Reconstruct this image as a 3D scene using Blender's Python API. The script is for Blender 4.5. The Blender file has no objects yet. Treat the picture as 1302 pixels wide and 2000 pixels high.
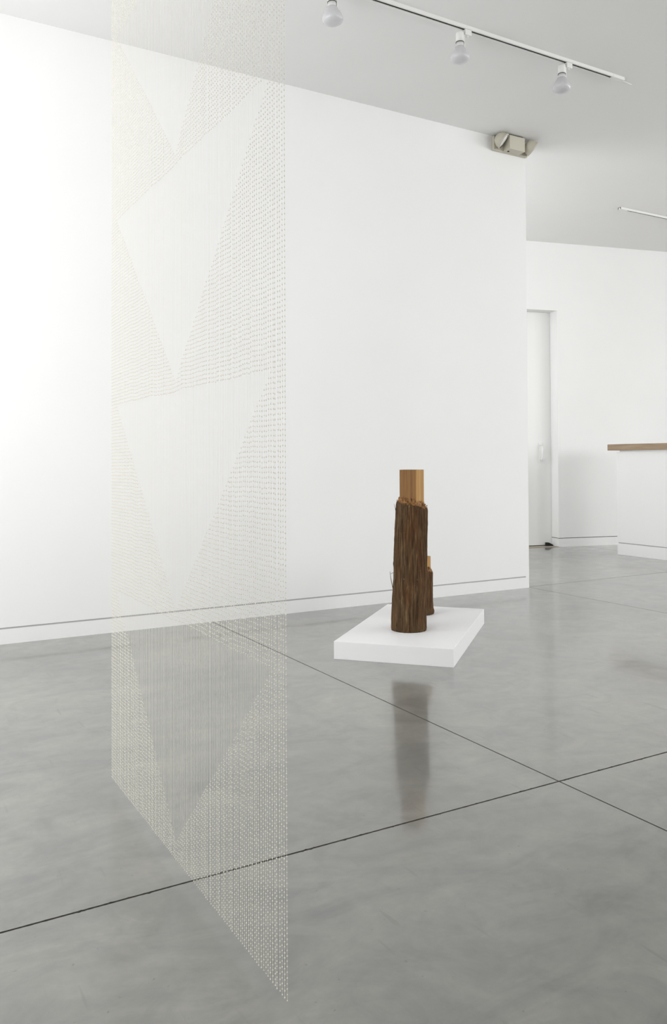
import bpy, bmesh, math, random
from mathutils import Vector, Matrix, noise

random.seed(7)
SC = bpy.context.scene
COL = SC.collection
PI = math.pi

# ------------------------------------------------------------------ camera
CAM_H = 1.02
YAW, PITCH, ROLL, FPX, CY = 0.5190, 0.01711, 0.0046, 1597.42, -128.13
fw = Vector((math.sin(YAW) * math.cos(PITCH), math.cos(YAW) * math.cos(PITCH), math.sin(PITCH)))
rt = Vector((math.cos(YAW), -math.sin(YAW), 0.0))
up = rt.cross(fw)
c_, s_ = math.cos(ROLL), math.sin(ROLL)
R_ = rt * c_ - up * s_
U_ = rt * s_ + up * c_
cam = bpy.data.cameras.new('camera')
cam.sensor_fit = 'VERTICAL'
cam.sensor_height = 36.0
cam.lens = FPX * 36.0 / 2000.0
cam.shift_y = CY / 2000.0
cam.clip_start = 0.05
cam_ob = bpy.data.objects.new('camera', cam)
COL.objects.link(cam_ob)
M4 = Matrix((R_, U_, -fw)).transposed().to_4x4()
M4.translation = Vector((0, 0, CAM_H))
cam_ob.matrix_world = M4
SC.camera = cam_ob

# ------------------------------------------------------------------ world, daylight, exposure
SC.view_settings.view_transform = 'Standard'
SC.view_settings.look = 'None'
SC.view_settings.gamma = 1.0
SC.view_settings.use_curve_mapping = False
SC.view_settings.exposure = 0.0

W = bpy.data.worlds.new('sky')
SC.world = W
W.use_nodes = True
W.node_tree.nodes['Background'].inputs[0].default_value = (1.0, 1.0, 1.0, 1)
W.node_tree.nodes['Background'].inputs[1].default_value = 0.3


def window_light(name, loc, normal, w, h, radiance, col):
    """soft daylight entering through a window opening"""
    l = bpy.data.lights.new(name, 'AREA')
    l.shape = 'RECTANGLE'
    l.size, l.size_y = w, h
    l.energy = radiance * PI * w * h
    l.color = col
    o = bpy.data.objects.new(name, l)
    COL.objects.link(o)
    z = -Vector(normal)
    y = Vector((0, 0, 1))
    x = y.cross(z)
    m = Matrix((x, y, z)).transposed().to_4x4()
    m.translation = Vector(loc)
    o.matrix_world = m
    return o


# room: X along the long gallery wall, Y into it, Z up
XL, XR, YR = -0.80, 11.0, -5.0           # left wall, right wall, rear wall
YW, ZC, XC = 4.903, 3.555, 4.589        # gallery wall face, ceiling, free end of the gallery wall
WIN_L = (1.7, 4.86, 0.35, 3.45)          # y0, y1, z0, z1 in the left wall
WIN_B = (4.6, 10.6, 1.35, 3.5)            # x0, x1, z0, z1 in the rear wall
WIN_R = (-4.4, 2.8, 1.5, 3.5)           # y0, y1, z0, z1 in the right wall
WIN_P = (5.35, 7.65, 0.7, 3.2)          # y0, y1, z0, z1 in the passage wall behind the gallery wall
XP = 3.0
DAY = (1.0, 1.0, 1.0)
RAD_L, RAD_B, RAD_R, RAD_P = 2.6, 5.5, 6.2, 3.5
window_light('daylight_left', (XL + 0.02, (WIN_L[0] + WIN_L[1]) / 2, (WIN_L[2] + WIN_L[3]) / 2), (1, 0, 0),
             WIN_L[1] - WIN_L[0], WIN_L[3] - WIN_L[2], RAD_L, DAY)
window_light('daylight_rear', ((WIN_B[0] + WIN_B[1]) / 2, YR + 0.02, (WIN_B[2] + WIN_B[3]) / 2), (0, 1, 0),
             WIN_B[1] - WIN_B[0], WIN_B[3] - WIN_B[2], RAD_B, DAY)
window_light('daylight_right', (XR - 0.02, (WIN_R[0] + WIN_R[1]) / 2, (WIN_R[2] + WIN_R[3]) / 2), (-1, 0, 0),
             WIN_R[1] - WIN_R[0], WIN_R[3] - WIN_R[2], RAD_R, DAY)
window_light('daylight_passage', (XP + 0.02, (WIN_P[0] + WIN_P[1]) / 2, (WIN_P[2] + WIN_P[3]) / 2), (1, 0, 0),
             WIN_P[1] - WIN_P[0], WIN_P[3] - WIN_P[2], RAD_P, DAY)


# ------------------------------------------------------------------ helpers
def obj(name, bm, mat, parent=None, smooth=False, loc=None):
    me = bpy.data.meshes.new(name)
    bm.normal_update()
    bm.to_mesh(me)
    bm.free()
    if mat:
        me.materials.append(mat)
    if smooth:
        for p in me.polygons:
            p.use_smooth = True
    o = bpy.data.objects.new(name, me)
    COL.objects.link(o)
    if parent:
        o.parent = parent
    if loc:
        o.location = loc
    return o


def empty(name, loc=(0, 0, 0), rotz=0.0):
    o = bpy.data.objects.new(name, None)
    o.empty_display_size = 0.1
    COL.objects.link(o)
    o.location = loc
    o.rotation_euler = (0, 0, rotz)
    return o


def tag(o, label=None, cat=None, group=None, kind=None):
    if label: o['label'] = label
    if cat: o['category'] = cat
    if group: o['group'] = group
    if kind: o['kind'] = kind
    return o


def box(bm, x0, x1, y0, y1, z0, z1, bevel=0.0, xf=None):
    r = bmesh.ops.create_cube(bm, size=1.0)
    vs = r['verts']
    for v in vs:
        v.co = Vector((x0 + (v.co.x + .5) * (x1 - x0), y0 + (v.co.y + .5) * (y1 - y0), z0 + (v.co.z + .5) * (z1 - z0)))
        if xf: v.co = xf(v.co)
    if bevel:
        es = list({e for v in vs for e in v.link_edges})
        bmesh.ops.bevel(bm, geom=es, offset=bevel, segments=2, profile=0.5, affect='EDGES')
    return bm


def lathe(bm, prof, n=32, mat=None, cap=True):
    """profile [(r,z)...] turned about z, then moved by a 4x4"""
    rings = []
    for r, z in prof:
        if r < 1e-6:
            v = bm.verts.new((0, 0, z)); rings.append([v])
        else:
            rings.append([bm.verts.new((r * math.cos(2 * PI * k / n), r * math.sin(2 * PI * k / n), z)) for k in range(n)])
    for a, b in zip(rings, rings[1:]):
        for k in range(n):
            k2 = (k + 1) % n
            if len(a) == 1 and len(b) == 1: continue
            if len(a) == 1: bm.faces.new((a[0], b[k2], b[k]))
            elif len(b) == 1: bm.faces.new((a[k], a[k2], b[0]))
            else: bm.faces.new((a[k], a[k2], b[k2], b[k]))
    if cap:
        if len(rings[0]) > 1: bm.faces.new(rings[0][::-1])
        if len(rings[-1]) > 1: bm.faces.new(rings[-1])
    if mat is not None:
        for ring in rings:
            for v in ring: v.co = mat @ v.co
    bmesh.ops.recalc_face_normals(bm, faces=bm.faces[:])
    return bm


def tube(bm, pts, rads, n=6):
    pts = [Vector(p) for p in pts]
    rings = []
    for i, p in enumerate(pts):
        a = pts[max(0, i - 1)]; b = pts[min(len(pts) - 1, i + 1)]
        t = (b - a).normalized()
        h = Vector((0, 0, 1)) if abs(t.z) < .9 else Vector((1, 0, 0))
        u = t.cross(h).normalized(); w = t.cross(u)
        r = rads[i] if isinstance(rads, (list, tuple)) else rads
        rings.append([bm.verts.new(p + u * math.cos(2 * PI * k / n) * r + w * math.sin(2 * PI * k / n) * r) for k in range(n)])
    for a, b in zip(rings, rings[1:]):
        for k in range(n):
            bm.faces.new((a[k], a[(k + 1) % n], b[(k + 1) % n], b[k]))
    bm.faces.new(rings[0][::-1]); bm.faces.new(rings[-1])
    bmesh.ops.recalc_face_normals(bm, faces=bm.faces[:])
    return bm


def new_mat(name, color, rough=0.5, spec=0.5, metal=0.0):
    m = bpy.data.materials.new(name)
    m.use_nodes = True
    b = m.node_tree.nodes['Principled BSDF']
    b.inputs['Base Color'].default_value = (*color, 1)
    b.inputs['Roughness'].default_value = rough
    b.inputs['Specular IOR Level'].default_value = spec
    b.inputs['Metallic'].default_value = metal
    return m, m.node_tree, b


def nd(nt, t, **kw):
    n = nt.nodes.new(t)
    for k, v in kw.items():
        if k.startswith('i_'):
            n.inputs[k[2:].replace('_', ' ')].default_value = v
        else:
            setattr(n, k, v)
    return n


def ramp(nt, stops, src):
    r = nt.nodes.new('ShaderNodeValToRGB')
    e = r.color_ramp.elements
    while len(e) < len(stops): e.new(0.5)
    for x, (pos, c) in zip(e, stops):
        x.position = pos; x.color = (*c, 1) if len(c) == 3 else c
    nt.links.new(src, r.inputs[0])
    return r


# ------------------------------------------------------------------ materials
def painted(name, col, var=0.012, rough=0.6, bump=0.02):
    m, nt, b = new_mat(name, col, rough, 0.25)
    g = nd(nt, 'ShaderNodeNewGeometry')
    n = nd(nt, 'ShaderNodeTexNoise', i_Scale=1.3, i_Detail=4.0)
    nt.links.new(g.outputs['Position'], n.inputs['Vector'])
    lo = tuple(max(0, c * (1 - var)) for c in col); hi = tuple(min(1, c * (1 + var)) for c in col)
    r = ramp(nt, [(0.3, lo), (0.7, hi)], n.outputs['Fac'])
    nt.links.new(r.outputs['Color'], b.inputs['Base Color'])
    n2 = nd(nt, 'ShaderNodeTexNoise', i_Scale=180.0, i_Detail=3.0)
    nt.links.new(g.outputs['Position'], n2.inputs['Vector'])
    bp = nd(nt, 'ShaderNodeBump', i_Strength=bump, i_Distance=0.002)
    nt.links.new(n2.outputs['Fac'], bp.inputs['Height'])
    nt.links.new(bp.outputs['Normal'], b.inputs['Normal'])
    return m


M_WALL = painted('white_wall_paint', (0.885, 0.885, 0.88))
M_CEIL = painted('white_ceiling_paint', (0.87, 0.87, 0.866))
M_BASE = painted('white_baseboard_paint', (0.88, 0.88, 0.875), rough=0.45)
M_DOOR = painted('white_door_paint', (0.86, 0.86, 0.85), rough=0.4)
M_PLINTH = painted('white_plinth_paint', (0.88, 0.88, 0.885), var=0.006, rough=0.5)
M_GAP, _, _ = new_mat('grey_reveal', (0.48, 0.48, 0.48), 0.7, 0.2)
M_DARK, _, _ = new_mat('black_conductor', (0.012, 0.012, 0.012), 0.5, 0.3)
M_TRACK, _, _ = new_mat('white_track_enamel', (0.84, 0.84, 0.82), 0.4, 0.4)
M_RING, _, _ = new_mat('dark_socket_ring', (0.04, 0.04, 0.04), 0.5, 0.3)
M_BEIGE, _, _ = new_mat('beige_plastic', (0.58, 0.55, 0.46), 0.45, 0.4)
M_LENS, _, _ = new_mat('clear_lamp_lens', (0.85, 0.85, 0.82), 0.15, 0.6)
M_BLACK, _, _ = new_mat('black_rubber_and_shade', (0.015, 0.015, 0.015), 0.7, 0.3)
M_STEEL, _, _ = new_mat('brushed_metal', (0.55, 0.56, 0.56), 0.35, 0.5, 0.9)
M_GLASS, nt_, b_ = new_mat('window_glass', (0.9, 0.95, 0.97), 0.02, 0.5)
b_.inputs['Transmission Weight'].default_value = 1.0
M_BULB, nt_, b_ = new_mat('frosted_bulb_glass', (0.62, 0.62, 0.64), 0.16, 0.5)
b_.inputs['Subsurface Weight'].default_value = 0.0


def translucent(name, col, rough, spec, fac):
    m, nt, b = new_mat(name, col, rough, spec)
    t = nd(nt, 'ShaderNodeBsdfTranslucent')
    t.inputs['Color'].default_value = (*col, 1)
    mx = nd(nt, 'ShaderNodeMixShader')
    mx.inputs[0].default_value = fac
    nt.links.new(b.outputs[0], mx.inputs[1]); nt.links.new(t.outputs[0], mx.inputs[2])
    nt.links.new(mx.outputs[0], nt.nodes['Material Output'].inputs['Surface'])
    return m


M_BEAD = translucent('ivory_glass_bead', (0.96, 0.935, 0.85), 0.2, 0.6, 0.35)
M_THREAD = translucent('cream_cotton_thread', (0.96, 0.935, 0.86), 0.8, 0.1, 0.4)


def concrete():
    m, nt, b = new_mat('polished_concrete', (0.26, 0.26, 0.24), 0.32, 0.5)
    b.inputs['Coat Weight'].default_value = 0.9
    b.inputs['Coat Roughness'].default_value = 0.085
    b.inputs['Coat IOR'].default_value = 1.68
    L = nt.links.new
    g = nd(nt, 'ShaderNodeNewGeometry')
    P = g.outputs['Position']
    big = nd(nt, 'ShaderNodeTexNoise', i_Scale=0.75, i_Detail=3.0, i_Roughness=0.55, i_Distortion=0.6)
    L(P, big.inputs['Vector'])
    mp = nd(nt, 'ShaderNodeMapping')
    mp.inputs['Rotation'].default_value = (0, 0, 0.52)
    mp.inputs['Scale'].default_value = (1.0, 2.4, 1)
    L(P, mp.inputs['Vector'])
    med = nd(nt, 'ShaderNodeTexNoise', i_Scale=2.2, i_Detail=6.0, i_Roughness=0.6, i_Distortion=1.3)
    L(mp.outputs['Vector'], med.inputs['Vector'])
    fine = nd(nt, 'ShaderNodeTexNoise', i_Scale=22.0, i_Detail=6.0, i_Roughness=0.65)
    L(P, fine.inputs['Vector'])
    r1 = ramp(nt, [(0.32, (0.152, 0.154, 0.141)), (0.5, (0.196, 0.196, 0.178)), (0.68, (0.238, 0.234, 0.208))], big.outputs['Fac'])
    r2 = ramp(nt, [(0.30, (0.35, 0.36, 0.375)), (0.5, (0.50, 0.50, 0.50)), (0.70, (0.62, 0.615, 0.60))], med.outputs['Fac'])
    mx = nd(nt, 'ShaderNodeMixRGB', blend_type='OVERLAY'); mx.inputs[0].default_value = 0.8
    L(r1.outputs[0], mx.inputs[1]); L(r2.outputs[0], mx.inputs[2])
    r3 = ramp(nt, [(0.3, (0.44, 0.44, 0.44)), (0.7, (0.56, 0.56, 0.56))], fine.outputs['Fac'])
    mx2 = nd(nt, 'ShaderNodeMixRGB', blend_type='OVERLAY'); mx2.inputs[0].default_value = 0.5
    L(mx.outputs[0], mx2.inputs[1]); L(r3.outputs[0], mx2.inputs[2])
    # small dark flecks and scuffs
    vo = nd(nt, 'ShaderNodeTexNoise', i_Scale=55.0, i_Detail=2.0)
    L(P, vo.inputs['Vector'])
    r4 = ramp(nt, [(0.24, (1, 1, 1)), (0.28, (0, 0, 0))], vo.outputs['Fac'])
    mx3 = nd(nt, 'ShaderNodeMixRGB', blend_type='MULTIPLY')
    mth = nd(nt, 'ShaderNodeMath', operation='MULTIPLY'); mth.inputs[1].default_value = 0.45
    L(r4.outputs[0], mth.inputs[0]); L(mth.outputs[0], mx3.inputs[0])
    L(mx2.outputs[0], mx3.inputs[1]); mx3.inputs[2].default_value = (0.35, 0.33, 0.3, 1)
    sp = nd(nt, 'ShaderNodeTexNoise', i_Scale=38.0, i_Detail=1.0)
    ms = nd(nt, 'ShaderNodeMapping')
    ms.inputs['Rotation'].default_value = (0, 0, 1.1)
    ms.inputs['Scale'].default_value = (1.0, 0.12, 1)
    L(P, ms.inputs['Vector']); L(ms.outputs['Vector'], sp.inputs['Vector'])
    r5 = ramp(nt, [(0.70, (0, 0, 0)), (0.76, (0.35, 0.35, 0.35))], sp.outputs['Fac'])
    mx4 = nd(nt, 'ShaderNodeMixRGB')
    L(r5.outputs[0], mx4.inputs[0]); L(mx3.outputs[0], mx4.inputs[1]); mx4.inputs[2].default_value = (0.12, 0.118, 0.105, 1)
    pt = nd(nt, 'ShaderNodeTexNoise', i_Scale=5.5, i_Detail=5.0, i_Roughness=0.62, i_Distortion=0.8)
    L(P, pt.inputs['Vector'])
    r6 = ramp(nt, [(0.30, (0.38, 0.385, 0.39)), (0.5, (0.5, 0.5, 0.5)), (0.70, (0.60, 0.595, 0.58))], pt.outputs['Fac'])
    mx5 = nd(nt, 'ShaderNodeMixRGB', blend_type='OVERLAY'); mx5.inputs[0].default_value = 0.7
    L(mx4.outputs[0], mx5.inputs[1]); L(r6.outputs[0], mx5.inputs[2])
    L(mx5.outputs[0], b.inputs['Base Color'])
    cr = ramp(nt, [(0.35, (0.065,) * 3), (0.68, (0.17,) * 3)], pt.outputs['Fac'])
    L(cr.outputs[0], b.inputs['Coat Roughness'])
    rr = ramp(nt, [(0.3, (0.29,) * 3), (0.75, (0.40,) * 3)], med.outputs['Fac'])
    L(rr.outputs[0], b.inputs['Roughness'])
    return m


def wood(name, dark, light, scale=(60, 60, 3.0), rough=0.55, rot=(0, 0, 0), bump=0.15):
    m, nt, b = new_mat(name, light, rough, 0.3)
    L = nt.links.new
    tc = nd(nt, 'ShaderNodeTexCoord')
    mp = nd(nt, 'ShaderNodeMapping')
    mp.inputs['Scale'].default_value = scale
    mp.inputs['Rotation'].default_value = rot
    L(tc.outputs['Object'], mp.inputs['Vector'])
    n = nd(nt, 'ShaderNodeTexNoise', i_Scale=1.0, i_Detail=6.0, i_Roughness=0.6, i_Distortion=0.4)
    L(mp.outputs['Vector'], n.inputs['Vector'])
    r = ramp(nt, [(0.28, dark), (0.5, tuple((a + c) / 2 for a, c in zip(dark, light))), (0.68, light)], n.outputs['Fac'])
    L(r.outputs[0], b.inputs['Base Color'])
    bp = nd(nt, 'ShaderNodeBump', i_Strength=bump, i_Distance=0.002)
    L(n.outputs['Fac'], bp.inputs['Height'])
    L(bp.outputs['Normal'], b.inputs['Normal'])
    return m


def bark():
    m, nt, b = new_mat('cedar_bark', (0.06, 0.045, 0.03), 0.9, 0.15)
    L = nt.links.new
    tc = nd(nt, 'ShaderNodeTexCoord')
    mp = nd(nt, 'ShaderNodeMapping'); mp.inputs['Scale'].default_value = (115, 115, 6.5)
    L(tc.outputs['Object'], mp.inputs['Vector'])
    n = nd(nt, 'ShaderNodeTexNoise', i_Scale=1.0, i_Detail=7.0, i_Roughness=0.65, i_Distortion=0.5)
    L(mp.outputs['Vector'], n.inputs['Vector'])
    r = ramp(nt, [(0.30, (0.020, 0.0110, 0.0060)), (0.45, (0.064, 0.038, 0.019)), (0.58, (0.112, 0.071, 0.036)), (0.72, (0.220, 0.155, 0.086))], n.outputs['Fac'])
    mp2 = nd(nt, 'ShaderNodeMapping'); mp2.inputs['Scale'].default_value = (16, 16, 3.5)
    L(tc.outputs['Object'], mp2.inputs['Vector'])
    n2 = nd(nt, 'ShaderNodeTexNoise', i_Scale=1.0, i_Detail=4.0, i_Roughness=0.6)
    L(mp2.outputs['Vector'], n2.inputs['Vector'])
    r2 = ramp(nt, [(0.42, (0, 0, 0)), (0.62, (1, 1, 1))], n2.outputs['Fac'])
    mx = nd(nt, 'ShaderNodeMixRGB', blend_type='MIX')
    mu = nd(nt, 'ShaderNodeMath', operation='MULTIPLY'); mu.inputs[1].default_value = 0.45
    L(r2.outputs[0], mu.inputs[0]); L(mu.outputs[0], mx.inputs[0])
    L(r.outputs[0], mx.inputs[1])
    mr = nd(nt, 'ShaderNodeMixRGB', blend_type='MULTIPLY'); mr.inputs[0].default_value = 1.0
    L(r.outputs[0], mr.inputs[1]); mr.inputs[2].default_value = (1.3, 0.84, 0.58, 1)
    L(mr.outputs[0], mx.inputs[2])
    # pale lichen flecks
    n3 = nd(nt, 'ShaderNodeTexNoise', i_Scale=62.0, i_Detail=2.0)
    L(tc.outputs['Object'], n3.inputs['Vector'])
    r3 = ramp(nt, [(0.71, (0, 0, 0)), (0.76, (1, 1, 1))], n3.outputs['Fac'])
    mf = nd(nt, 'ShaderNodeMixRGB'); mu3 = nd(nt, 'ShaderNodeMath', operation='MULTIPLY'); mu3.inputs[1].default_value = 0.6
    L(r3.outputs[0], mu3.inputs[0]); L(mu3.outputs[0], mf.inputs[0])
    L(mx.outputs[0], mf.inputs[1]); mf.inputs[2].default_value = (0.28, 0.22, 0.15, 1)
    L(mf.outputs[0], b.inputs['Base Color'])
    bp = nd(nt, 'ShaderNodeBump', i_Strength=0.7, i_Distance=0.004)
    L(n.outputs['Fac'], bp.inputs['Height'])
    L(bp.outputs['Normal'], b.inputs['Normal'])
    return m


M_FLOOR = concrete()
M_BARK = bark()
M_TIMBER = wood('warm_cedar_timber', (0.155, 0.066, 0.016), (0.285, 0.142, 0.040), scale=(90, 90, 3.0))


def add_lit_sapwood(m, col_fac):
    """paler layer along one side of the block: sapwood tone plus painted-in side light"""
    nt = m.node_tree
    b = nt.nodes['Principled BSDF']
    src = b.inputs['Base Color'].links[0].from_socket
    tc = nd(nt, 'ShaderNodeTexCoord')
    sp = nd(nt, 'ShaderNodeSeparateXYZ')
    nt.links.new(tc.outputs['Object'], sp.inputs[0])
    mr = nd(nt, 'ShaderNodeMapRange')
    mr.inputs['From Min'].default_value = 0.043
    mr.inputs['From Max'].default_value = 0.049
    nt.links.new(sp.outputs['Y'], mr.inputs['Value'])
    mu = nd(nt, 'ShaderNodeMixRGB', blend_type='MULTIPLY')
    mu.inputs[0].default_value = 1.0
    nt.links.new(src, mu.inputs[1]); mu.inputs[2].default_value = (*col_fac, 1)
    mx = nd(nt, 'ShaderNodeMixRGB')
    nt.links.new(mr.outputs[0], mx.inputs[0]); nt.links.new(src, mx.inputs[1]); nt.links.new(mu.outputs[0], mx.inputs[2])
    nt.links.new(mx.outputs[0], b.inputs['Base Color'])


add_lit_sapwood(M_TIMBER, (2.0, 2.3, 2.5))  # facet contrast: wood tone and brighter side light in one colour
M_CHIP = wood('chiselled_cedar', (0.10, 0.040, 0.012), (0.40, 0.20, 0.062), scale=(70, 70, 45), bump=0.6)
M_OAK = wood('oiled_oak', (0.27, 0.19, 0.125), (0.42, 0.315, 0.215), scale=(60, 2.5, 45))
M_SILL, _, _ = new_mat('tan_threshold', (0.36, 0.33, 0.255), 0.5, 0.4)
M_JOINT, _, _ = new_mat('dark_joint_filler', (0.125, 0.118, 0.10), 0.9, 0.1)

# ------------------------------------------------------------------ setting: floor
bm = bmesh.new()
box(bm, XL, XR, YR, 9.2, -0.10, -0.009)
floor = tag(obj('floor', bm, M_JOINT), kind='structure')
floor['label'] = 'polished grey concrete floor cut by thin dark saw joints'
JX = [XL, 1.910, 4.597, 7.28, XR]
JY = [YR, -1.10, 1.914, 4.930, 9.2]


def edge_pts(a, b, inward, chip):
    """points from a to b (b left out), jittered inwards"""
    a = Vector(a); b = Vector(b)
    L = (b - a).length
    n = max(2, int(L / (0.006 if chip else 0.02)))
    pts = []
    notch = 0.0; left = 0
    for i in range(n):
        p = a + (b - a) * (i / n)
        j = 0.0028
        if chip:
            j += 0.0009 * noise.noise(p * 90) + 0.0005
            if left <= 0 and random.random() < 0.035:
                notch = random.uniform(0.0006, 0.0030); left = 1
            if left > 0:
                j += notch; left -= 1
        else:
            j += 0.00025 * noise.noise(p * 30)
        if i == 0:
            pts.append(p + inward * j)
        else:
            pts.append(p + inward * max(0.0012, j))
    return pts


for i in range(len(JX) - 1):
    for k in range(len(JY) - 1):
        x0, x1, y0, y1 = JX[i], JX[i + 1], JY[k], JY[k + 1]
        e = 0.0022
        pts = []
        sides = [((x0 + e, y0, 0), (x1 - e, y0, 0), Vector((0, 1, 0)), k == 2 or k == 3),
                 ((x1, y0 + e, 0), (x1, y1 - e, 0), Vector((-1, 0, 0)), False),
                 ((x1 - e, y1, 0), (x0 + e, y1, 0), Vector((0, -1, 0)), k == 1),
                 ((x0, y1 - e, 0), (x0, y0 + e, 0), Vector((1, 0, 0)), False)]
        for a, b, inw, chip in sides:
            pts += edge_pts(a, b, inw, chip)
        bm = bmesh.new()
        top = [bm.verts.new(p) for p in pts]
        bot = [bm.verts.new(p + Vector((0, 0, -0.009))) for p in pts]
        f = bm.faces.new(top)
        for q in range(len(top)):
            q2 = (q + 1) % len(top)
            bm.faces.new((top[q2], top[q], bot[q], bot[q2]))
        bmesh.ops.recalc_face_normals(bm, faces=bm.faces[:])
        if f.normal.z < 0: f.normal_flip()
        for ff in bm.faces:
            if ff is not f: ff.material_index = 1
        obj('concrete_slab', bm, M_FLOOR, floor).data.materials.append(M_JOINT)

# ------------------------------------------------------------------ setting: ceiling and walls
bm = bmesh.new()
box(bm, XL, XR, YR, 9.2, ZC, ZC + 0.15)
tag(obj('ceiling', bm, M_CEIL), kind='structure')

GA0, GA1 = 0.083, 0.0925    # shadow gap above the gallery wall's baseboard
TH = 0.16
bm = bmesh.new()
box(bm, XL, XC, YW, YW + TH, GA1, ZC)
tag(obj('wall_gallery', bm, M_WALL), kind='structure')
bm = bmesh.new()
box(bm, XL, XC, YW + 0.0, YW + TH, 0.0, GA0)
tag(obj('baseboard_gallery', bm, M_BASE), kind='structure')
bm = bmesh.new()
box(bm, XL, XC - 0.012, YW + 0.006, YW + TH - 0.006, GA0, GA1)
tag(obj('trim_1', bm, M_GAP), kind='structure')
# the plaster corner bead closes the gap at the free end
bm = bmesh.new()
box(bm, XC - 0.035, XC, YW, YW + TH, GA0, GA1)
tag(obj('trim_2', bm, M_WALL), kind='structure')

# oblique back wall
BA = 0.22998
dv = Vector((math.cos(BA), -math.sin(BA), 0)); nv = Vector((math.sin(BA), math.cos(BA), 0))
N0 = 8.40
DA0, DA1, DZ = 4.27, 5.229, 2.760     # door opening along the wall and its head
RECESS = 0.15


def bw(co):
    return dv * co.x + nv * (N0 + co.y) + Vector((0, 0, co.z))


A0, A1 = 1.1, 9.35
GB0, GB1 = 0.097, 0.104
bm = bmesh.new()
box(bm, DA1, A1, 0, 0.3, GB1, ZC, xf=bw)
box(bm, A0, DA0, 0, 0.3, GB1, ZC, xf=bw)
box(bm, DA0, DA1, 0, 0.3, DZ, ZC, xf=bw)
tag(obj('wall_back', bm, M_WALL), kind='structure')
bm = bmesh.new()
box(bm, DA1, A1, 0, 0.3, 0, GB0, xf=bw)
box(bm, A0, DA0, 0, 0.3, 0, GB0, xf=bw)
tag(obj('baseboard_back', bm, M_BASE), kind='structure')
bm = bmesh.new()
box(bm, DA1 + 0.012, A1, 0.012, 0.29, GB0, GB1, xf=bw)
box(bm, A0, DA0 - 0.012, 0.012, 0.29, GB0, GB1, xf=bw)
tag(obj('trim_3', bm, M_DARK), kind='structure')

# door in its recess
bm = bmesh.new()
box(bm, DA0 + 0.001, DA1 - 0.001, RECESS, RECESS + 0.045, 0.012, DZ - 0.001, bevel=0.001, xf=bw)
door = tag(obj('door_1', bm, M_DOOR), kind='structure')
door['label'] = 'tall flush white door set back in the far wall'
HA = DA1 - 0.145
bm = bmesh.new()
box(bm, HA - 0.024, HA + 0.024, RECESS - 0.008, RECESS, 0.985, 1.215, bevel=0.003, xf=bw)
obj('handle_plate', bm, M_DOOR, door)
bm = bmesh.new()
tube(bm, [bw(Vector((HA, y, z))) for y, z in ((RECESS, 1.01), (RECESS - 0.035, 1.01), (RECESS - 0.05, 1.03), (RECESS - 0.052, 1.10),
                                              (RECESS - 0.05, 1.17), (RECESS - 0.035, 1.19), (RECESS, 1.19))], 0.008, 8)
obj('pull_handle', bm, M_DOOR, door, smooth=True)
bm = bmesh.new()
box(bm, DA0, DA1, -0.001, RECESS + 0.12, -0.012, 0.004, xf=bw)
tag(obj('trim_4', bm, M_SILL), kind='structure')['label'] = 'tan threshold strip under the white door'
# closing wall behind the door
bm = bmesh.new()
box(bm, DA0, DA1, RECESS + 0.12, RECESS + 0.15, 0, DZ, xf=bw)
tag(obj('wall_behind_door', bm, M_WALL), kind='structure')
# black door stop at the foot of the door
bm = bmesh.new()
pr = [(0.0, 0.0), (0.085, 0.0), (0.085, 0.012), (0.03, 0.040), (0.0, 0.040)]
q0 = [bm.verts.new(bw(Vector((DA1 - 0.10 + a, RECESS - 0.055, 0.004 + z)))) for a, z in pr]
q1 = [bm.verts.new(bw(Vector((DA1 - 0.10 + a, RECESS - 0.012, 0.004 + z)))) for a, z in pr]
bm.faces.new(q0); bm.faces.new(q1[::-1])
for i in range(5): bm.faces.new((q0[(i + 1) % 5], q0[i], q1[i], q1[(i + 1) % 5]))
bmesh.ops.recalc_face_normals(bm, faces=bm.faces[:])
bmesh.ops.bevel(bm, geom=bm.edges[:], offset=0.002, segments=1, affect='EDGES')
tag(obj('door_stop', bm, M_BLACK), 'small black rubber door stop at the foot of the white door', 'door stop')


def framed_wall(name, axis, pos, lo, hi, win, thick, wn):
    """outer wall with one big window; axis 'x' = wall in a plane X=pos"""
    a0, a1, z0, z1 = win

    def put(bm, u0, u1, w0, w1, t0, t1):
        if axis == 'x': box(bm, pos + t0, pos + t1, u0, u1, w0, w1)
        else: box(bm, u0, u1, pos + t0, pos + t1, w0, w1)
    t0, t1 = (0, thick) if thick > 0 else (thick, 0)
    bm = bmesh.new()
    put(bm, lo, a0, 0, ZC, t0, t1); put(bm, a1, hi, 0, ZC, t0, t1)
    put(bm, a0, a1, 0, z0, t0, t1); put(bm, a0, a1, z1, ZC, t0, t1)
    tag(obj(name, bm, M_WALL), kind='structure')
    m = thick * 0.6
    f0, f1 = sorted((m, m + thick * 0.25))
    bm = bmesh.new()
    for u in range(5):
        x = a0 + (a1 - a0 - 0.06) * u / 4
        put(bm, x, x + 0.06, z0, z1, f0, f1)
    fr = tag(obj('window_%d' % wn, bm, M_TRACK), kind='structure')
    bm = bmesh.new(); put(bm, a0, a1, z0, z0 + 0.06, f0, f1); obj('window_sill', bm, M_TRACK, fr)
    bm = bmesh.new(); put(bm, a0, a1, z1 - 0.06, z1, f0, f1); obj('window_head', bm, M_TRACK, fr)
    for u in range(4):
        x = a0 + (a1 - a0 - 0.06) * u / 4
        bm = bmesh.new()
        put(bm, x + 0.06, a0 + (a1 - a0 - 0.06) * (u + 1) / 4, z0 + 0.06, z1 - 0.06, *sorted((m + thick * 0.1, m + thick * 0.13)))
        obj('pane', bm, M_GLASS, fr)


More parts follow.
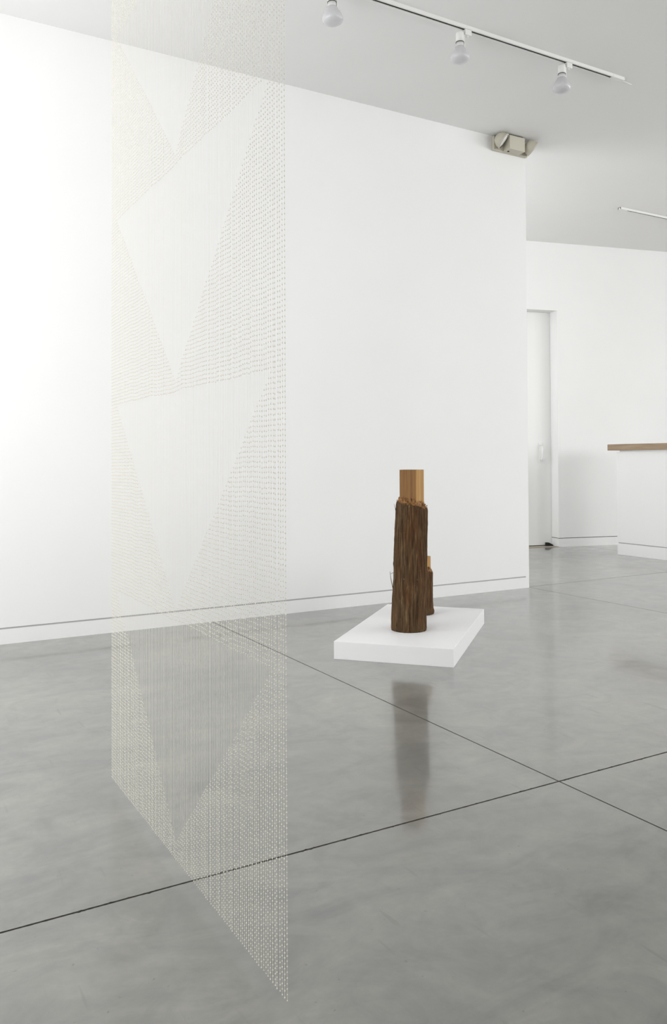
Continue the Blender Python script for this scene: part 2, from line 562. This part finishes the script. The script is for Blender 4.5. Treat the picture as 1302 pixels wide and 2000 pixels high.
framed_wall('wall_left', 'x', XL, YR, YW + TH, WIN_L, -0.2, 1)
framed_wall('wall_rear', 'y', YR, XL, XR, WIN_B, -0.2, 2)
framed_wall('wall_right', 'x', XR, YR, 9.2, WIN_R, 0.2, 3)
framed_wall('wall_passage', 'x', XP, YW + TH, 8.2, WIN_P, -0.15, 4)

# ------------------------------------------------------------------ reception counter
CXF, CYE, CY0 = 6.985, 6.113, 4.1
ctr = empty('reception_counter', (CXF, CYE, 0))
tag(ctr, 'white reception counter with a wooden top at the right edge of the picture', 'counter')


def cbox(name, mat, x0, x1, y0, y1, z0, z1, bevel=0.0015):
    bm = bmesh.new()
    box(bm, x0 - CXF, x1 - CXF, y0 - CYE, y1 - CYE, z0, z1, bevel=bevel)
    return obj(name, bm, mat, ctr)


cbox('front_panel', M_WALL, CXF, CXF + 0.52, CY0, CYE, 0.130, 1.098)
cbox('plinth_board', M_BASE, CXF, CXF + 0.52, CY0, CYE, 0.0, 0.121)
cbox('shadow_gap', M_GAP, CXF + 0.010, CXF + 0.51, CY0 + .01, CYE - 0.010, 0.121, 0.130, 0)
cbox('reveal_strip', M_STEEL, CXF + 0.014, CXF + 0.50, CY0 + .01, CYE - 0.030, 1.098, 1.113, 0)
cbox('wooden_top', M_OAK, CXF - 0.035, CXF + 0.56, CY0 - 0.05, 6.205, 1.113, 1.179, 0.002)

# ------------------------------------------------------------------ track lighting
YT = 3.732


def make_track(label, x0, x1, y, group=None):
    t = empty('light_track', (x0, y, ZC))
    tag(t, label, 'track light', group)
    w, h = 0.018, 0.020
    L = x1 - x0
    bm = bmesh.new()
    box(bm, 0, L, -w, w, -0.004, 0)
    box(bm, 0, L, -w, -0.0085, -h, -0.004)
    box(bm, 0, L, 0.0085, w, -h, -0.004)
    obj('rail', bm, M_TRACK, t)
    bm = bmesh.new()
    box(bm, 0.11, L - 0.11, -0.0085, 0.0085, -h + 0.004, -0.004)
    obj('conductor_slot', bm, M_DARK, t)
    for x in (0, L - 0.11):
        bm = bmesh.new()
        box(bm, x, x + 0.11, -w - 0.0015, w + 0.0015, -h - 0.0015, 0, bevel=0.002)
        obj('end_cap', bm, M_TRACK, t)
    return t


tr = make_track('long white ceiling track carrying three bulbs, with a dark slot', 0.35, 4.36, YT)
bm = bmesh.new()
tube(bm, [(4.352 - 0.35, 0.012, -0.012), (4.375 - 0.35, 0.020, -0.004), (4.405 - 0.35, 0.022, -0.004), (4.47 - 0.35, 0.02, -0.010)], 0.0024, 6)
obj('loose_wire', bm, M_TRACK, tr, smooth=True)
make_track('white ceiling track over the wooden-topped counter, without any bulb', 6.57, 9.4, 5.68)


def make_lamp(x, label, tilt_x, tilt_y):
    t = empty('track_spotlight', (x, YT, ZC - 0.020))
    tag(t, label, 'spotlight', 'bare reflector bulbs on the long ceiling track')
    bm = bmesh.new()
    box(bm, -0.023, 0.023, -0.0165, 0.0165, -0.034, 0.0, bevel=0.003)
    ad = obj('track_adapter', bm, M_TRACK, t)
    bm = bmesh.new()
    lathe(bm, [(0.010, -0.034), (0.010, -0.042), (0.006, -0.044)], 12)
    obj('swivel_screw', bm, M_TRACK, ad, smooth=False)
    # side arm, socket, bulb all hang to the left of the adapter
    ox = -0.050
    rot = Matrix.Rotation(tilt_y, 4, 'Y') @ Matrix.Rotation(tilt_x, 4, 'X')
    T = Matrix.Translation((ox, 0.004, -0.050)) @ rot
    bm = bmesh.new()
    box(bm, 0.024, 0.030, -0.010, 0.010, -0.060, 0.030, bevel=0.001, xf=lambda c: T @ Vector(c))
    tube(bm, [T @ Vector((0.027, 0, 0.02)), Vector((-0.004, 0, -0.034))], 0.006, 8)
    obj('arm', bm, M_TRACK, t)
    bm = bmesh.new()
    lathe(bm, [(0.014, 0.030), (0.022, 0.026), (0.0235, 0.018), (0.0235, -0.031)], 32, T)
    obj('socket', bm, M_TRACK, t, smooth=True)
    bm = bmesh.new()
    lathe(bm, [(0.0246, -0.031), (0.0246, -0.034)], 32, T)
    obj('socket_ring', bm, M_RING, t)
    bm = bmesh.new()
    lathe(bm, [(0.0225, -0.034), (0.0225, -0.055), (0.0270, -0.060)], 32, T)
    obj('socket_collar', bm, M_TRACK, t, smooth=True)
    bm = bmesh.new()
    prof = [(0.0265, -0.058), (0.0290, -0.063), (0.0345, -0.072), (0.0420, -0.085), (0.0490, -0.098), (0.0540, -0.109), (0.0565, -0.118),
            (0.0565, -0.125), (0.0540, -0.132), (0.0475, -0.139), (0.037, -0.145), (0.024, -0.149), (0.010, -0.1515), (0, -0.152)]
    lathe(bm, prof, 40, T)
    obj('bulb', bm, M_BULB, t, smooth=True)
    return t


make_lamp(2.185, 'white track bulb nearest the bead curtain, cut by the top edge', 0.0, math.radians(-3))
make_lamp(3.045, 'middle white reflector bulb of the three on the ceiling track', 0.0, 0.0)
make_lamp(3.860, 'white reflector bulb nearest the free end of the ceiling track', math.radians(-3), math.radians(5))

# ------------------------------------------------------------------ emergency light
em = empty('emergency_light', (4.41, YW, 3.44))
tag(em, 'beige twin-head emergency light at the top corner of the white wall', 'emergency light')
ex, ey, ez = 4.41, YW, 3.44


def ebox(name, mat, x0, x1, y0, y1, z0, z1, bevel, parent=em):
    bm = bmesh.new()
    box(bm, x0 - ex, x1 - ex, y0 - ey, y1 - ey, z0 - ez, z1 - ez, bevel=bevel)
    return obj(name, bm, mat, parent)


ebox('back_plate', M_BEIGE, 4.236, 4.584, YW - 0.030, YW, 3.437, 3.548, 0.003)
hs = ebox('housing', M_BEIGE, 4.330, 4.488, YW - 0.105, YW - 0.030, 3.437, 3.546, 0.003)
ebox('test_button', M_BLACK, 4.352, 4.364, YW - 0.062, YW - 0.050, 3.4325, 3.437, 0.0, hs)
ebox('top_gap_shade', M_BLACK, 4.335, 4.470, YW - 0.098, YW - 0.035, 3.546, 3.553, 0.0, hs)  # added black block painting the shade between housing and ceiling


def head(cx, cy, cz, axis):
    a = Vector(axis).normalized()
    q = Vector((0, 0, 1)).rotation_difference(a).to_matrix().to_4x4()
    T = Matrix.Translation((cx - ex, cy - ey, cz - ez)) @ q
    bm = bmesh.new()
    lathe(bm, [(0.0, -0.052), (0.018, -0.051), (0.034, -0.044), (0.048, -0.028), (0.056, -0.008), (0.060, 0.010), (0.063, 0.012), (0.063, 0.024), (0.056, 0.024)], 32, T, cap=False)
    h = obj('lamp_head', bm, M_BEIGE, em, smooth=True)
    bm = bmesh.new()
    lathe(bm, [(0.0, 0.025), (0.03, 0.024), (0.056, 0.020), (0.056, 0.012), (0, 0.012)], 32, T, cap=False)
    obj('lens', bm, M_LENS, h, smooth=True)
    bm = bmesh.new()
    tube(bm, [T @ Vector((0, 0, -0.045)), T @ Vector((0, 0, -0.05)) * 0.5 + Vector((cx - ex, -0.03, cz - ez - 0.03)) * 0.5, Vector((cx - ex, -0.028, cz - ez - 0.035))], 0.010, 8)
    obj('swivel', bm, M_BEIGE, h, smooth=True)


toward = -fw
head(4.264, YW - 0.085, 3.499, rt * 0.76 - Vector((0, 0, 0.60)) + toward * 0.13)
head(4.568, YW - 0.085, 3.494, rt * 0.80 - Vector((0, 0, 0.60)) - toward * 0.12)

# ------------------------------------------------------------------ display plinth
PH = 0.091
P_FL, P_FR, P_BR = Vector((2.090, 3.665, 0)), Vector((2.506, 3.209, 0)), Vector((3.345, 3.972, 0))
P_BL = P_FL + (P_BR - P_FR)
pang = math.atan2((P_FR - P_FL).y, (P_FR - P_FL).x)
bm = bmesh.new()
box(bm, 0, (P_FR - P_FL).length, 0, (P_BR - P_FR).length, 0, PH, bevel=0.0012)
pl = obj('display_plinth', bm, M_PLINTH, loc=P_FL)
pl.rotation_euler = (0, 0, pang)
tag(pl, 'low white rectangular plinth on the grey floor holding two carved logs', 'plinth')


# ------------------------------------------------------------------ carved logs
def make_log(name, label, cx, cy, h_bark, h_top, r0, r1, lean, side, bang, seed, flare):
    t = empty(name, (cx, cy, PH))
    tag(t, label, 'log sculpture', 'carved cedar logs on the plinth')
    NT, NZ = 240, 120
    so = Vector((seed * 3.1, seed * 1.7, seed))
    rr = rt  # lean towards image right

    def centre(z): return rr * (lean * z / h_bark)

    def topz(th):
        d = Vector((math.cos(th), math.sin(th), 0))
        return h_bark + (-0.018) * d.dot(rt) + 0.006 * noise.noise(d * 3 + so) + 0.006 * noise.noise(d * 14 + so)
    bm = bmesh.new()
    rings = []
    for j in range(NZ + 1):
        f = j / NZ
        ring = []
        for i in range(NT):
            th = 2 * PI * i / NT
            d = Vector((math.cos(th), math.sin(th), 0))
            z = f * topz(th)
            r = r0 + (r1 - r0) * f + flare * math.exp(-((f - 0.06) / 0.06) ** 2)
            u = d * 0.09
            n1 = noise.noise(Vector((u.x * 62, u.y * 62, z * 5)) + so)
            n2 = noise.noise(Vector((u.x * 150, u.y * 150, z * 9)) + so * 2)
            n3 = noise.noise(Vector((u.x * 12, u.y * 12, z * 4)) + so * 3)
            n4 = noise.noise(Vector((u.x * 330, u.y * 330, z * 22)) + so)
            r += 0.0042 * n3 + 0.0052 * (0.45 - abs(n1)) + 0.0030 * (0.4 - abs(n2)) + 0.0011 * n4
            if f < 0.02: r -= 0.003 * (1 - f / 0.02)
            if f > 0.975: r -= 0.004 * (f - 0.975) / 0.025
            ring.append(bm.verts.new(d * r + centre(z) + Vector((0, 0, z))))
        rings.append(ring)
    for a, b in zip(rings, rings[1:]):
        for i in range(NT):
            bm.faces.new((a[i], a[(i + 1) % NT], b[(i + 1) % NT], b[i]))
    bm.faces.new(rings[0][::-1])
    obj('bark', bm, M_BARK, t, smooth=True)
    # chiselled shoulder between the bark and the squared timber
    ct = centre(h_bark)
    bm = bmesh.new()
    NS, NR = 96, 9
    rings = []
    half = side / 2
    for j in range(NR + 1):
        f = j / NR
        ring = []
        for i in range(NS):
            th = 2 * PI * i / NS
            d = Vector((math.cos(th), math.sin(th), 0))
            la = th - bang
            sq = half / max(abs(math.cos(la)), abs(math.sin(la)))   # square outline of the timber
            ro = r1 - 0.004
            r = ro + (sq * 0.97 - ro) * f
            q = Vector((d.x * 9, d.y * 9, f * 3)) + so
            ch = noise.cell(Vector((th * 6.0 + seed, f * 3.5, seed)))
            z = topz(th) - 0.006 + 0.030 * (f ** 0.7) + (0.012 * ch + 0.014 * noise.noise(q * 1.7)) * (0.35 + f * (1.6 - f))
            r += 0.003 * noise.noise(q * 4)
            ring.append(bm.verts.new(d * r + ct + Vector((0, 0, z))))
        rings.append(ring)
    for a, b in zip(rings, rings[1:]):
        for i in range(NS):
            bm.faces.new((a[i], a[(i + 1) % NS], b[(i + 1) % NS], b[i]))
    # raised chisel curls
    rnd = random.Random(seed)
    for q in range(34):
        th = rnd.uniform(0, 2 * PI)
        d = Vector((math.cos(th), math.sin(th), 0)); tn = Vector((-d.y, d.x, 0))
        la = th - bang
        sq = half / max(abs(math.cos(la)), abs(math.sin(la)))
        r = rnd.uniform(max(sq, r1 - 0.028), r1 - 0.004)
        p = d * r + ct + Vector((0, 0, topz(th) + rnd.uniform(-0.006, 0.012)))
        w = rnd.uniform(0.005, 0.014); hh = rnd.uniform(0.002, 0.008); tk = rnd.uniform(0.002, 0.005)
        tip = d * rnd.uniform(-0.006, 0.006) + Vector((0, 0, hh)) + tn * rnd.uniform(-0.006, 0.006)
        b0 = [bm.verts.new(p + tn * (s * w) + d * (k * tk)) for s, k in ((-1, -1), (1, -1), (1, 1), (-1, 1))]
        b1 = [bm.verts.new(p + tip + tn * (s * w * 0.55) + d * (k * tk * 0.4)) for s, k in ((-1, -1), (1, -1), (1, 1), (-1, 1))]
        bm.faces.new(b1)
        for i in range(4): bm.faces.new((b0[i], b0[(i + 1) % 4], b1[(i + 1) % 4], b1[i]))
    bmesh.ops.recalc_face_normals(bm, faces=bm.faces[:])
    sh = obj('chiselled_shoulder', bm, M_CHIP, t)
    # squared timber
    bm = bmesh.new()
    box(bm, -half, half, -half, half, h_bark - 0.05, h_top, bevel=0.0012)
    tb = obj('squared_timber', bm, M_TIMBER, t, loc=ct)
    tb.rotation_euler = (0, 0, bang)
    return t, centre


# orientation of the squared block: wide face towards the camera, turned about 21 degrees
view = math.atan2(-fw.y, -fw.x)
LOG1 = Vector((2.586, 3.706, 0))
log1, cen1 = make_log('carved_log', 'taller bark-covered log in front on the white plinth, topped by squared timber', LOG1.x, LOG1.y,
                      0.683, 0.876, 0.0945, 0.0860, 0.022, 0.102, view - math.radians(28), 3, 0.0)
LOG2 = Vector((2.914, 4.060, 0))
make_log('carved_log', 'shorter bark-covered log half hidden behind the taller one', LOG2.x, LOG2.y,
         0.272, 0.344, 0.080, 0.078, 0.004, 0.100, view - math.radians(28), 11, 0.006)
# loose bark fibres on the left of the tall log
lf = -rt


def fibre(pts, rad):
    bm = bmesh.new()
    tube(bm, [cen1(z) + lf * r + Vector((0, 0, z)) for r, z in pts], rad, 6)
    obj('bark_fibre', bm, M_BARK, log1, smooth=True)


fibre([(0.086, 0.640), (0.090, 0.662), (0.099, 0.690)], [0.0018, 0.0014, 0.0006])
fibre([(0.090, 0.215), (0.098, 0.248), (0.106, 0.285), (0.111, 0.318)], [0.0020, 0.0018, 0.0014, 0.0007])
fibre([(0.086, 0.312), (0.098, 0.309), (0.109, 0.303)], [0.0016, 0.0012, 0.0007])
fibre([(0.089, 0.335), (0.0935, 0.36), (0.089, 0.40)], [0.0016, 0.0018, 0.0010])

# ------------------------------------------------------------------ hanging bead curtain
ZB = 0.030
KX, K0, K1 = 0.6732, 1.3588, 2.5894
NTH = 121
ROW = 0.01005
cur = empty('bead_curtain', (KX, (K0 + K1) / 2, ZB))
tag(cur, 'hanging curtain of fine pale threads strung with tiny ivory beads in triangle pattern', 'bead curtain')
pitch = (K1 - K0) / (NTH - 1)
ZTOP = ZC - 0.02
nrow = int((ZTOP - ZB) / ROW)
tv, tf = [], []
bv, bf = [], []
# low bead: 6 sides, 3 rings, two poles
NB = 6
BR, BH = 0.00140, 0.00180
prof = [(0.72, -0.70), (1.0, 0.0), (0.72, 0.70)]
unit = [(0, 0, -BH)]
for r, z in prof:
    for k in range(NB):
        unit.append((BR * r * math.cos(2 * PI * k / NB), BR * r * math.sin(2 * PI * k / NB), BH * z))
unit.append((0, 0, BH))
ufaces = []
for k in range(NB):
    k2 = (k + 1) % NB
    ufaces.append((0, 1 + k2, 1 + k))
    for j in range(2):
        a = 1 + j * NB
        ufaces.append((a + k, a + k2, a + NB + k2, a + NB + k))
    ufaces.append((1 + 2 * NB + k, 1 + 2 * NB + k2, 1 + 3 * NB))
TR = 0.00025
rnd = random.Random(5)
walk = 0.0
for i in range(NTH):
    y = -(K1 - K0) / 2 + i * pitch + rnd.uniform(-0.0006, 0.0006)
    x = rnd.uniform(-0.001, 0.001)
    walk = walk * 0.85 + rnd.uniform(-0.0014, 0.0014)
    b = len(tv)
    sway = [rnd.uniform(-0.0005, 0.0005) for _ in range(8)]
    for s in range(8):
        z = (ZTOP - ZB) * s / 7
        for dx, dy in ((TR, 0), (0, TR), (-TR, 0), (0, -TR)):
            tv.append((x + dx, y + dy + (sway[s] if 0 < s < 7 else 0), z))
    for s in range(7):
        for k in range(4):
            tf.append((b + s * 4 + k, b + s * 4 + (k + 1) % 4, b + s * 4 + 4 + (k + 1) % 4, b + s * 4 + 4 + k))
    d = abs(i - (NTH - 1) // 2)
    for r in range(nrow):
        if r >= 5:
            m = (r - 5) % 57
            if d <= m <= 53:
                continue
        z = r * ROW + (walk + rnd.uniform(-0.0007, 0.0007) if r else 0) + 0.0015
        # follow the thread's tiny sway
        q = z / (ZTOP - ZB) * 7
        s = min(6, int(q)); fr = q - s
        s0 = sway[s] if 0 < s < 7 else 0; s1 = sway[s + 1] if 0 < s + 1 < 7 else 0
        yy = y + s0 + (s1 - s0) * fr
        sc = rnd.uniform(0.9, 1.08)
        b = len(bv)
        bv.extend((x + ux * sc, yy + uy * sc, z + uz * sc) for ux, uy, uz in unit)
        bf.extend(tuple(b + q for q in f) for f in ufaces)
for nm, vv, ff, mt in (('threads', tv, tf, M_THREAD), ('beads', bv, bf, M_BEAD)):
    me = bpy.data.meshes.new(nm)
    me.from_pydata(vv, [], ff)
    me.materials.append(mt)
    me.polygons.foreach_set('use_smooth', [True] * len(me.polygons))
    o = bpy.data.objects.new(nm, me)
    COL.objects.link(o)
    o.parent = cur
    o['kind'] = 'stuff'
bm = bmesh.new()
box(bm, -0.012, 0.012, -(K1 - K0) / 2 - 0.02, (K1 - K0) / 2 + 0.02, ZTOP - ZB - 0.002, ZC - ZB, bevel=0.002)
obj('hanging_rail', bm, M_TRACK, cur)
